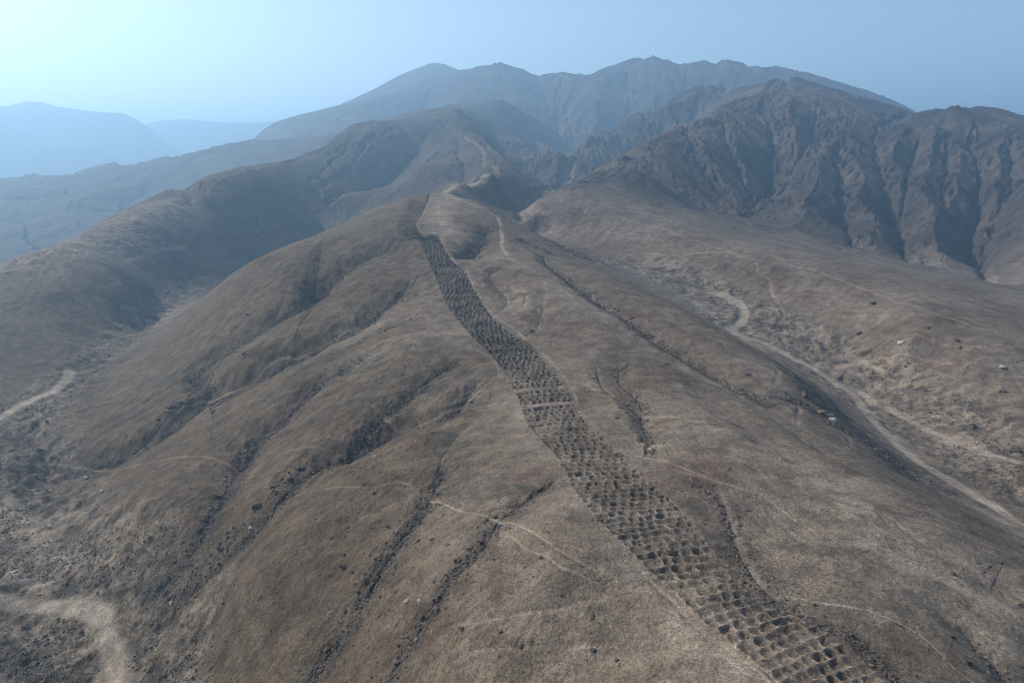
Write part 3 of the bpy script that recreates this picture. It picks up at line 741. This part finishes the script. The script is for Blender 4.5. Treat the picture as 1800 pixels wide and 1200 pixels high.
MERGED = {}
def pit_surface(c, j, res, flat=False):
    bi, r, l0, r0, l1, r1, b, yc = c
    trench, plain = MERGED.setdefault((bi, r), ((.26 if yc > 122 else .38) + .34 * rng.random(), rng.random() < (.62 if yc < 122 else .12)))
    a = np.linspace(-1, 1, res); A, Bv = np.meshgrid(a, a)          # across, along
    fa = b[j] + (b[j + 1] - b[j]) * (A + 1) / 2; fb = (Bv + 1) / 2
    lo = l0 + (r0 - l0) * fa[..., None]; hi = l1 + (r1 - l1) * fa[..., None]
    p = lo + (hi - lo) * fb[..., None]
    # edges of the rows wander a little, by place so that neighbours meet
    x = p[..., 0] + .55 * vnoise(p[..., 0] / 1.8, p[..., 1] / 1.8, 93); y = np.maximum(p[..., 1] + .6 * vnoise(p[..., 0] / 1.8, p[..., 1] / 1.8, 94), 47)
    ox, oy = (rng.random(2) - .5) * .24
    th = np.arctan2(Bv, A); ph = rng.random(3) * 6.28
    R = np.minimum((.92 + .14 * rng.random()) + .06 * np.cos(2 * th + ph[0]) + .05 * np.cos(3 * th + ph[1]) + .03 * np.cos(5 * th + ph[2]), 1.0)
    rad = (np.abs(A - ox) ** 2.3 + np.abs(Bv - oy) ** 2.3) ** (1 / 2.3) / R
    row_r = np.sqrt((.55 * A) ** 2 + Bv ** 2)                       # the low trough that joins the pits of a row
    depth = (.12 + .75 * rng.random() ** 1.4)
    if plain: depth *= .45
    if not plain and rng.random() < (.4 if j in (0, len(b) - 2) else .11): depth *= .25
    if flat: depth = trench = 0
    scale = np.interp(yc, [110, 200, 350], [.85, 1.05, 1.6])
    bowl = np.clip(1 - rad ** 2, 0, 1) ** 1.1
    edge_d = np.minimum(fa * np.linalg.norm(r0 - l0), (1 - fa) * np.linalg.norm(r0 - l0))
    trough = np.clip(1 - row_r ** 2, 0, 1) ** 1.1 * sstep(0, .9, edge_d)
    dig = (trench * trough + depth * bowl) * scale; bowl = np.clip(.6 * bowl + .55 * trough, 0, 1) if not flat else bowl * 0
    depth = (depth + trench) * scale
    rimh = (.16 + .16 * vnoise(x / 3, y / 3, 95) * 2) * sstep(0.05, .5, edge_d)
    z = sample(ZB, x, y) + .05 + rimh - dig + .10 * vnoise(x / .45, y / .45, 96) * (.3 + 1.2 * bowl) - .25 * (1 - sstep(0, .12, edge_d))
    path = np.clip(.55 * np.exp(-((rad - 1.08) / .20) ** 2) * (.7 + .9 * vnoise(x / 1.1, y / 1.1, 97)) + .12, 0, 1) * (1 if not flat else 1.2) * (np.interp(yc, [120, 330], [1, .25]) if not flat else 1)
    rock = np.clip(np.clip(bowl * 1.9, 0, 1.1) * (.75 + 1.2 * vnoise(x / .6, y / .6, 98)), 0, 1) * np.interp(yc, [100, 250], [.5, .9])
    q = (np.arange(res - 1)[:, None] * res + np.arange(res - 1)[None]).ravel()
    quads = np.stack([q, q + 1, q + res + 1, q + res], 1)
    return np.stack([x, y, z + CAM_Z], -1).reshape(-1, 3), quads, np.where(np.maximum(np.abs(A), np.abs(Bv)) > .86, 9, rad).ravel(), path.ravel(), rock.ravel(), depth

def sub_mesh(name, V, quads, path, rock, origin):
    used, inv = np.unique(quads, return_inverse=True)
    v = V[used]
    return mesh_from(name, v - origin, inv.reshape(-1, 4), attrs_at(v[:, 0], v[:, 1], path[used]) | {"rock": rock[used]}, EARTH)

# which pits stand in the picture, nearest first
todo = []
for c in CELLS:
    flat = (c[0], c[1]) in CROSS
    for j in range(len(c[6]) - 1):
        f = (c[6][j] + c[6][j + 1]) / 2
        m = ((c[2] + (c[3] - c[2]) * f) + (c[4] + (c[5] - c[4]) * f)) / 2
        px, py = project(m[0], m[1], float(sample(ZB, m[0], max(m[1], 47))))
        todo.append((m[1], c, j, flat, -20 < px < 1820 and py < 1225))
todo.sort(key=lambda q: q[0])
rows_in = sorted({(c[0], c[1]) for _, c, j, fl, seen in todo if seen})
row_no = {r: i + 1 for i, r in enumerate(rows_in)}
rest = []; made = 0; per_row = {}
for Yc, c, j, flat, seen in todo:
    if flat or not seen or made >= 295:
        rest.append((c, j, flat, seen)); continue
    V, quads, rad, path, rock, depth = pit_surface(c, j, 17)
    o = V.mean(0)
    n = len(c[6]) - 1
    pos = ORD[j] if j < len(ORD) else "last"
    where = "leftmost" if j == 0 else "rightmost" if j == n - 1 else pos + " from the left"
    look = "deep dark" if depth > 1.0 else "shallow" if depth < .60 else "bowl-shaped"
    e = link("pit", None, None, f"{look} pit, {where} in row {row_no[(c[0], c[1])]} up from the photo's bottom edge", "pit", "pits of the long band climbing the ridge")
    e.location = o; e.empty_display_size = .3
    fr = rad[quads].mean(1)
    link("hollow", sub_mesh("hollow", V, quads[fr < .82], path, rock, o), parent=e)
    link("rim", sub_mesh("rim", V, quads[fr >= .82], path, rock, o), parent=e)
    made += 1
print("pits", made, "others", len(rest))
vv, qq, pp, rk_, base = [], [], [], [], 0
fv, fq, fp, fr_, fbase = [], [], [], [], 0
for c, j, flat, seen in rest:
    V, quads, rad, path, rock, depth = pit_surface(c, j, 9, flat)
    if flat:
        fv.append(V); fq.append(quads + fbase); fp.append(np.clip(path + .1, 0, .5)); fr_.append(rock * 0); fbase += len(V)
    else:
        vv.append(V); qq.append(quads + base); pp.append(path); rk_.append(rock); base += len(V)
V = np.vstack(vv)
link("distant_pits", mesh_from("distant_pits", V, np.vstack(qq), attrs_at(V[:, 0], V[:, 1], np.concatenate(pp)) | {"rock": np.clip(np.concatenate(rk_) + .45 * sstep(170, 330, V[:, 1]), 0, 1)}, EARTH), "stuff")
V = np.vstack(fv)
link("footpath", mesh_from("footpath", V, np.vstack(fq), attrs_at(V[:, 0], V[:, 1], np.concatenate(fp)) | {"rock": np.concatenate(fr_)}, EARTH), "structure")
# ------------------------------------------------------------------ stones
def stone_material(name, a, b):
    m, nt, bs = node_mat(name); k = NT(nt)
    pos = k.n("ShaderNodeNewGeometry").outputs["Position"]
    c = k.mix(k.ramp(k.noise(pos, 1.3, 5, .65), .35, .65), a, b)
    c = k.mix(.7, c, k.mix(k.ramp(k.noise(pos, 9, 3, .7), .3, .7), (.6, .6, .6), (1.3, 1.3, 1.3)), 'MULTIPLY')
    k.l(c, bs.inputs["Base Color"])
    bump = k.n("ShaderNodeBump"); bump.inputs["Strength"].default_value = .6; bump.inputs["Distance"].default_value = .08
    k.l(k.noise(pos, 5, 5, .7), bump.inputs["Height"]); k.l(bump.outputs[0], bs.inputs["Normal"])
    return m
DARK = stone_material("dark_stone", (.060, .052, .046), (.12, .10, .085))
BROWN = stone_material("brown_stone", (.105, .085, .068), (.18, .148, .118))
PALE_M = stone_material("pale_stone", (.30, .27, .235), (.42, .385, .345))

def ico(sub):
    p = (1 + 5 ** .5) / 2
    v = [(-1, p, 0), (1, p, 0), (-1, -p, 0), (1, -p, 0), (0, -1, p), (0, 1, p), (0, -1, -p), (0, 1, -p), (p, 0, -1), (p, 0, 1), (-p, 0, -1), (-p, 0, 1)]
    f = [(0, 11, 5), (0, 5, 1), (0, 1, 7), (0, 7, 10), (0, 10, 11), (1, 5, 9), (5, 11, 4), (11, 10, 2), (10, 7, 6), (7, 1, 8), (3, 9, 4), (3, 4, 2), (3, 2, 6), (3, 6, 8), (3, 8, 9), (4, 9, 5), (2, 4, 11), (6, 2, 10), (8, 6, 7), (9, 8, 1)]
    v = [np.array(q) / np.linalg.norm(q) for q in v]
    for _ in range(sub):
        mid = {}; g = []
        def mp(a, b):
            key = (min(a, b), max(a, b))
            if key not in mid:
                w = v[a] + v[b]; v.append(w / np.linalg.norm(w)); mid[key] = len(v) - 1
            return mid[key]
        for a, b, c in f:
            d, e, h = mp(a, b), mp(b, c), mp(c, a); g += [(a, d, h), (b, e, d), (c, h, e), (d, e, h)]
        f = g
    return np.array(v), np.array(f)

def stone_shape(sub, seed):
    r = np.random.default_rng(seed); v, f = ico(sub); v = v.copy()
    for _ in range(9):                                  # broken faces
        d = r.normal(size=3); d /= np.linalg.norm(d); h = r.uniform(.45, .8)
        e = v @ d - h; v -= np.clip(e, 0, None)[:, None] * d
    v *= 1 + .10 * r.normal(size=(len(v), 1)) * (1 if sub < 2 else .35)
    v *= np.array([r.uniform(.9, 1.25), r.uniform(.75, 1.05), r.uniform(.55, .85)])
    return v, f
SHAPES = [stone_shape(2, 100 + i) for i in range(7)]
SMALL = [stone_shape(0, 200 + i) for i in range(10)]
STONE_MESH = {}
for nm, mt in (("dark", DARK), ("brown", BROWN), ("pale", PALE_M)):
    STONE_MESH[nm] = [mesh_from("boulder", v, f, {}, mt, False) for v, f in SHAPES]

def put_boulder(px, py, size, tone, label, group=None):
    x, y = ground_hit(px, py, S1)
    o = bpy.data.objects.new("boulder", random.choice(STONE_MESH[tone])); COL.objects.link(o)
    o.location = (x, y, float(sample(ZB, x, y)) + CAM_Z + size * .22)
    o.scale = (size * random.uniform(.85, 1.15), size * random.uniform(.8, 1.1), size * random.uniform(.8, 1.1))
    o.rotation_euler = (random.uniform(-.3, .3), random.uniform(-.3, .3), random.uniform(0, 6.28))
    o["label"] = label; o["category"] = "boulder"
    if group: o["group"] = group
    return o
random.seed(11)
for a in [
 (603, 997, 1.05, "dark", "largest dark boulder alone on the near left flank, in black shadow of its own"),
 (606, 975, .55, "dark", "dark rock just uphill of the largest boulder on the near flank"),
 (619, 1006, .40, "dark", "small dark rock just right of the largest boulder on the near flank"),
 (637, 771, .8, "dark", "dark boulder above the pale stone, where two gullies of the left flank meet"),
 (659, 803, .75, "pale", "pale upright stone on the slope above the black rocky gullies of the flank"),
 (672, 818, .5, "dark", "dark rock just below the pale upright stone on the slope"),
 (715, 1056, .62, "pale", "pale pointed stone, left one of the two pale stones on the near flank"),
 (737, 1057, .62, "pale", "pale flat stone, right one of the two pale stones on the near flank"),
 (733, 1124, .55, "pale", "pale oblong stone at the edge of the lower black gully"),
 (738, 921, .8, "dark", "dark rock at the right rim of the longest black gully of the flank"),
 (736, 951, .6, "dark", "dark rock low on the right of the longest black gully's middle"),
 (759, 948, .7, "dark", "dark rounded rock at the head of a clump of stones on the flank"),
 (786, 958, .6, "brown", "brown rock standing alone between the two black gullies"),
 (683, 926, .6, "dark", "dark rock left of the longest black gully of the flank"),
 (657, 868, .7, "dark", "dark flat rock on the slope left of the flank's longest gully"),
 (986, 1045, .45, "dark", "dark rock beside the thin footpath on the near slope, topmost of two"),
 (950, 980, .6, "dark", "dark rock under the bend of the pale thin footpath"),
 (870, 1091, .35, "pale", "pale small stone just under the upper faint footpath of the near slope"),
 (880, 1110, .5, "dark", "dark rock between the two faint footpaths of the near slope"),
 (812, 1105, .6, "dark", "dark rock at the left end between the two faint footpaths"),
 (1042, 1143, .6, "dark", "dark rock at the right end of the lower faint footpath"),
 (1040, 1085, .8, "dark", "dark rock on the rough brow left of the pale crest"),
 (915, 1136, .5, "dark", "dark rock hanging below the middle of the lower faint footpath"),
 (768, 1073, .75, "dark", "dark boulder in the lower black gully, above the pale oblong stone"),
 (81, 741, 1.1, "dark", "dark boulder alone on the slope foot beside the left vehicle track"),
 (152, 840, 1.2, "pale", "grey boulder at the left gully mouth, upper of two"),
 (180, 863, .9, "pale", "grey slab at the left gully mouth, lower of two"),
 (534, 823, 1.0, "brown", "reddish boulder wedged in the broad dark gully of the left flank"),
 (348, 933, 1.0, "brown", "brown boulder in the leftmost long gully of the flank"),
 (441, 928, .7, "pale", "pale stone at the gully edge left of the near flank's bare slope"),
 (303, 1060, .9, "pale", "pale boulder at the foot of the twin gullies"),
 (228, 1168, .6, "pale", "pale stone on the verge of the bottom left vehicle track"),
 (1413, 696, 2.0, "dark", "dark boulder topmost of three big ones in the right rocky gully"),
 (1443, 726, 1.9, "brown", "brown boulder in the middle of three big ones in the right gully"),
 (1462, 739, 1.7, "pale", "pale boulder lowest of three big ones in the right gully"),
 (1301, 686, 1.2, "dark", "dark rock left in the small clump on the right slope"),
 (1308, 691, 1.0, "brown", "brown rock right in the small clump on the right slope"),
 (1316, 659, 1.2, "dark", "dark rock in the right gully uphill from the three big boulders"),
 (1583, 603, 2.2, "pale", "pale slab on the far slope beyond the right stony valley"),
 (1763, 646, 1.9, "pale", "pale round boulder at the right edge of the far slope"),
 (1510, 586, 1.6, "dark", "dark rock on the far right slope under the contour footpath"),
 (1630, 577, 1.6, "dark", "dark rock on the far right slope near the upper crest path"),
 (1535, 533, 1.8, "dark", "dark rock on the brown far slope above the first contour path"),
 (1682, 599, 1.5, "dark", "dark rock standing just on the second contour path of the far slope"),
 (1686, 612, 1.3, "dark", "dark rock just below the second contour path of the far slope"),
 (1762, 688, 1.6, "brown", "brown boulder on the far slope by the photo's right edge"),
 (1710, 750, 2.0, "dark", "dark bank of rock between the right tracks and the far slope"),
 (1785, 793, 2.2, "dark", "dark boulder in the wash beside the photo's right edge"),
 (885, 646, .9, "dark", "dark rock on the left edge of the pit band beside the footpath bend"),
 (1085, 735, .8, "dark", "dark rock on the pale ground right of the pit band"),
 (1172, 640, .9, "dark", "dark lone rock on the crest right of the pit band"),
 (933, 582, 1.2, "dark", "dark rock beside the gully head right of the band's saddle"),
 (434, 553, 1.2, "dark", "dark rock on the left shoulder above the side gully"),
 (428, 622, 1.3, "dark", "dark round rock on the spur above the long side path"),
 (376, 723, 1.1, "dark", "dark rock on the slope under the long side path"),
 (628, 1040, .45, "dark", "dark rock right of and below the largest boulder"),
 (1262, 888, .45, "dark", "dark stone at the bend of the gully right of the pits"),
 (1675, 1008, .5, "dark", "dark stone on the smooth slope near the right edge"),
 (1085, 1160, .5, "dark", "dark rock at the foot of the rough brow near the bottom"),
]:
    put_boulder(*a)
# stones that look alike, gully by gully
GROUPS = [
 ([(740, 880), (715, 920), (680, 970), (640, 1040), (600, 1105), (570, 1150)], 34, .42, 3.0, "dark", "dark angular stone lying in the longest black gully of the near flank", "stones in the longest black gully"),
 ([(875, 912), (840, 960), (800, 1000), (760, 1060), (720, 1120), (690, 1180)], 30, .36, 3.0, "dark", "dark stone lying in the lower black gully, nearest the pit band", "stones in the lower black gully"),
 ([(560, 795), (500, 842), (450, 892), (390, 960), (340, 1010)], 30, .62, 4.0, "dark", "dark block in the broad gully down the middle of the left flank", "blocks in the broad middle gully"),
 ([(430, 790), (400, 850), (360, 920), (310, 990)], 26, .66, 4.0, "dark", "dark block in the leftmost of the long black gullies", "blocks in the leftmost long gully"),
 ([(340, 690), (300, 722), (250, 765), (205, 795)], 18, .85, 4.0, "dark", "dark block in the ravine beside the long side path", "blocks in the ravine by the side path"),
 ([(1380, 700), (1430, 715), (1475, 750), (1530, 785), (1590, 825)], 26, .75, 5.0, "dark", "dark rock strewn along the right gully below the steep dark slope", "rocks strewn along the right gully"),
 ([(1230, 850), (1275, 895), (1300, 950), (1340, 1010), (1390, 1050)], 24, .3, 2.0, "brown", "brown stone in the shallow stony gully right of the pits", "stones in the shallow gully by the pits"),
]
for pts, n, sz, spread, tone, lb, gr in GROUPS:
    P = smooth_line(hits(pts, S1), .5)
    for _ in range(n):
        c = P[random.randrange(len(P))]
        x = c[0] + random.gauss(0, spread * .4); y = c[1] + random.gauss(0, spread * .4)
        s = sz * math.exp(random.gauss(0, .32))
        o = bpy.data.objects.new("boulder", random.choice(STONE_MESH[tone])); COL.objects.link(o)
        o.location = (x, y, float(sample(ZB, x, y)) + CAM_Z + s * .2)
        o.scale = (s, s * random.uniform(.7, 1.1), s * random.uniform(.7, 1.1)); o.rotation_euler = (random.uniform(-.5, .5), random.uniform(-.5, .5), random.uniform(0, 6.28))
        o["label"] = lb; o["category"] = "boulder"; o["group"] = gr

# ------------------------------------------------------------------ rubble nobody could count
def rubble(name, x, y, s, mat, seed):
    r = np.random.default_rng(seed)
    ok = (y > 50) & (sample(SMOOTHED, x, np.maximum(y, 50)) < .5) & ((sample(TRENCH, x, np.maximum(y, 50)) < .05) | (name == 'pit_stones'))
    x, y, s = x[ok], y[ok], np.minimum(s[ok], .28 + y[ok] * .0014)
    z = sample(ZB, x, y) + CAM_Z + s * .15
    vs_l, fs_l, base = [], [], 0
    for k, (v, f) in enumerate(SMALL):
        q = np.nonzero(np.arange(len(x)) % len(SMALL) == k)[0]
        if not len(q): continue
        th = r.uniform(0, 6.28, len(q)); c, sn = np.cos(th), np.sin(th)
        vv = v[None] * s[q][:, None, None] * r.uniform(.75, 1.25, (len(q), 1, 3))
        X = vv[..., 0] * c[:, None] - vv[..., 1] * sn[:, None] + x[q][:, None]; Y = vv[..., 0] * sn[:, None] + vv[..., 1] * c[:, None] + y[q][:, None]
        vs_l.append(np.stack([X, Y, vv[..., 2] + z[q][:, None]], -1).reshape(-1, 3))
        fs_l.append((f[None] + (np.arange(len(q)) * len(v))[:, None, None]).reshape(-1, 3) + base); base += len(q) * len(v)
    link(name, mesh_from(name, np.vstack(vs_l), np.vstack(fs_l), {}, mat, False), "stuff")
r = np.random.default_rng(3)
gx, gy, gs = [], [], []
for P, w, rk in GULLY_WORLD:
    Ym = P[:, 1].mean()
    if Ym > 520 or rk < .25: continue
    L = np.linalg.norm(np.diff(P, axis=0), axis=1).sum(); n = int(L * 17 * rk)
    k = (.12 + .879 * r.random(n) ** .65) * (len(P) - 1); i = k.astype(int); c = P[i] + (P[np.minimum(i + 1, len(P) - 1)] - P[i]) * (k - i)[:, None]
    sp = np.where(r.random(n) < .6, .8, 2.6)
    gx.append(c[:, 0] + r.normal(0, 1, n) * sp); gy.append(c[:, 1] + r.normal(0, 1, n) * sp)
    gs.append(np.exp(r.normal(math.log(.12 + Ym * .0006), .6, n)))
gx, gy, gs = map(np.concatenate, (gx, gy, gs))
h = r.random(len(gx)) < .58
rubble("gully_rubble", gx[h], gy[h], gs[h], DARK, 1); rubble("gully_rubble", gx[~h], gy[~h], gs[~h] * .8, BROWN, 2)
# valley floors
n = 110000
yy = np.exp(r.uniform(math.log(120), math.log(560), n)); xx = yy * r.uniform(-.95, .95, n)
wv = sample(WASH, xx, yy) * sstep(.40, .62, .5 + fbm(xx / 14, yy / 14, 3, 44)); k = r.random(n) < wv
s = np.exp(r.normal(math.log(.22), .5, n)) * (1 + yy * .0016)
h = r.random(n) < .45
rubble("wash_rubble", xx[k & h], yy[k & h], s[k & h], DARK, 3); rubble("wash_rubble", xx[k & ~h], yy[k & ~h], s[k & ~h], BROWN, 4)
# loose stones on the open slopes, thicker on the left flank
n = 60000
yy = np.exp(r.uniform(math.log(70), math.log(520), n)); xx = yy * r.uniform(-.95, .95, n)
fl = sample(FLANK, xx, yy) * .55 + .06
k = r.random(n) < fl * (sstep(.45, .75, .5 + fbm(xx / 9, yy / 9, 3, 45)) + .12)
s = np.exp(r.normal(math.log(.11), .5, n)) * (1 + yy * .0012)
h = r.random(n) < .6
rubble("loose_stones", xx[k & h], yy[k & h], s[k & h], BROWN, 5); rubble("loose_stones", xx[k & ~h], yy[k & ~h], s[k & ~h], DARK, 6)

# stones tumbled into the pits and along the edges of the band
bx, by, bs = [], [], []
for c, j, m in [(q[1], q[2], None) for q in todo if q[0] < 230]:
    n_ = r.poisson(2.6)
    f = c[6][j] + (c[6][j + 1] - c[6][j]) * r.random(n_); g = r.random(n_)
    if j in (0, len(c[6]) - 2): f = f + r.normal(0, .09, n_)
    lo = c[2] + (c[3] - c[2]) * f[:, None]; hi = c[4] + (c[5] - c[4]) * f[:, None]; p_ = lo + (hi - lo) * g[:, None]
    bx.append(p_[:, 0]); by.append(p_[:, 1]); bs.append(np.exp(r.normal(math.log(.15), .35, n_)))
bx, by, bs = map(np.concatenate, (bx, by, bs))
DROP = .22
ZB -= DROP * TRENCH
rubble("pit_stones", bx, by, bs, DARK, 9)
ZB += DROP * TRENCH

# ------------------------------------------------------------------ two dry shrubs low on the right
SHRUB, nt, bs = node_mat("dry_shrub"); k = NT(nt)
k.l(k.mix(k.noise(k.n("ShaderNodeNewGeometry").outputs["Position"], 6, 3), (.045, .042, .028), (.13, .11, .07)), bs.inputs["Base Color"])
for px, py, R_, lb in [(1676, 1122, .75, "dark dry shrub above the bend of the pale footpath at lower right"), (1706, 1168, .95, "low tan shrub heap at the end of the pale footpath at lower right")]:
    x, y = ground_hit(px, py, S1); q = np.random.default_rng(int(px))
    e = link("dry_shrub", None, None, lb, "shrub"); e.location = (x, y, float(sample(ZB, x, y)) + CAM_Z)
    for part, n_, w_ in (("stems", 60, .018), ("foliage", 520, .07)):
        a = q.uniform(0, 6.28, n_); el = q.uniform(.15, 1.4, n_); L = R_ * q.uniform(.45, 1.0, n_) * (1 - .35 * np.sin(el))
        tip = np.stack([np.cos(a) * np.cos(el) * L, np.sin(a) * np.cos(el) * L, np.sin(el) * L * .8], 1)
        if part == "stems": base_ = tip * .02
        else: base_ = tip * q.uniform(.75, .9, (n_, 1)); 
        sdv = q.normal(size=(n_, 3)); sdv /= np.linalg.norm(sdv, axis=1)[:, None]; sdv *= w_
        v = np.stack([base_ - sdv, base_ + sdv, tip + sdv * .6, tip - sdv * .6], 1).reshape(-1, 3)
        link(part, mesh_from(part, v, np.arange(n_ * 4).reshape(-1, 4), {}, SHRUB, False), parent=e)
# ------------------------------------------------------------------ haze
m = bpy.data.materials.new("haze"); m.use_nodes = True
nt = m.node_tree; nt.nodes.clear()
pv = nt.nodes.new("ShaderNodeVolumePrincipled"); mo = nt.nodes.new("ShaderNodeOutputMaterial")
pv.inputs["Color"].default_value = (.43, .70, .98, 1)
pv.inputs["Density"].default_value = .00027
pv.inputs["Anisotropy"].default_value = .45
nt.links.new(pv.outputs[0], mo.inputs["Volume"])
hx, y0, y1, z0, z1 = 20000, -300, 13500, float(Z.min()) + CAM_Z - 1, max(float(Z.max()), 0) + CAM_Z + 30
hv = [(-hx, y0, z0), (hx, y0, z0), (hx, y1, z0), (-hx, y1, z0), (-hx, y0, z1), (hx, y0, z1), (hx, y1, z1), (-hx, y1, z1)]
hf = [(3, 2, 1, 0), (4, 5, 6, 7), (0, 1, 5, 4), (1, 2, 6, 5), (2, 3, 7, 6), (3, 0, 4, 7)]
me = bpy.data.meshes.new("haze"); me.from_pydata(hv, [], hf); me.materials.append(m)
link("haze", me, "stuff")
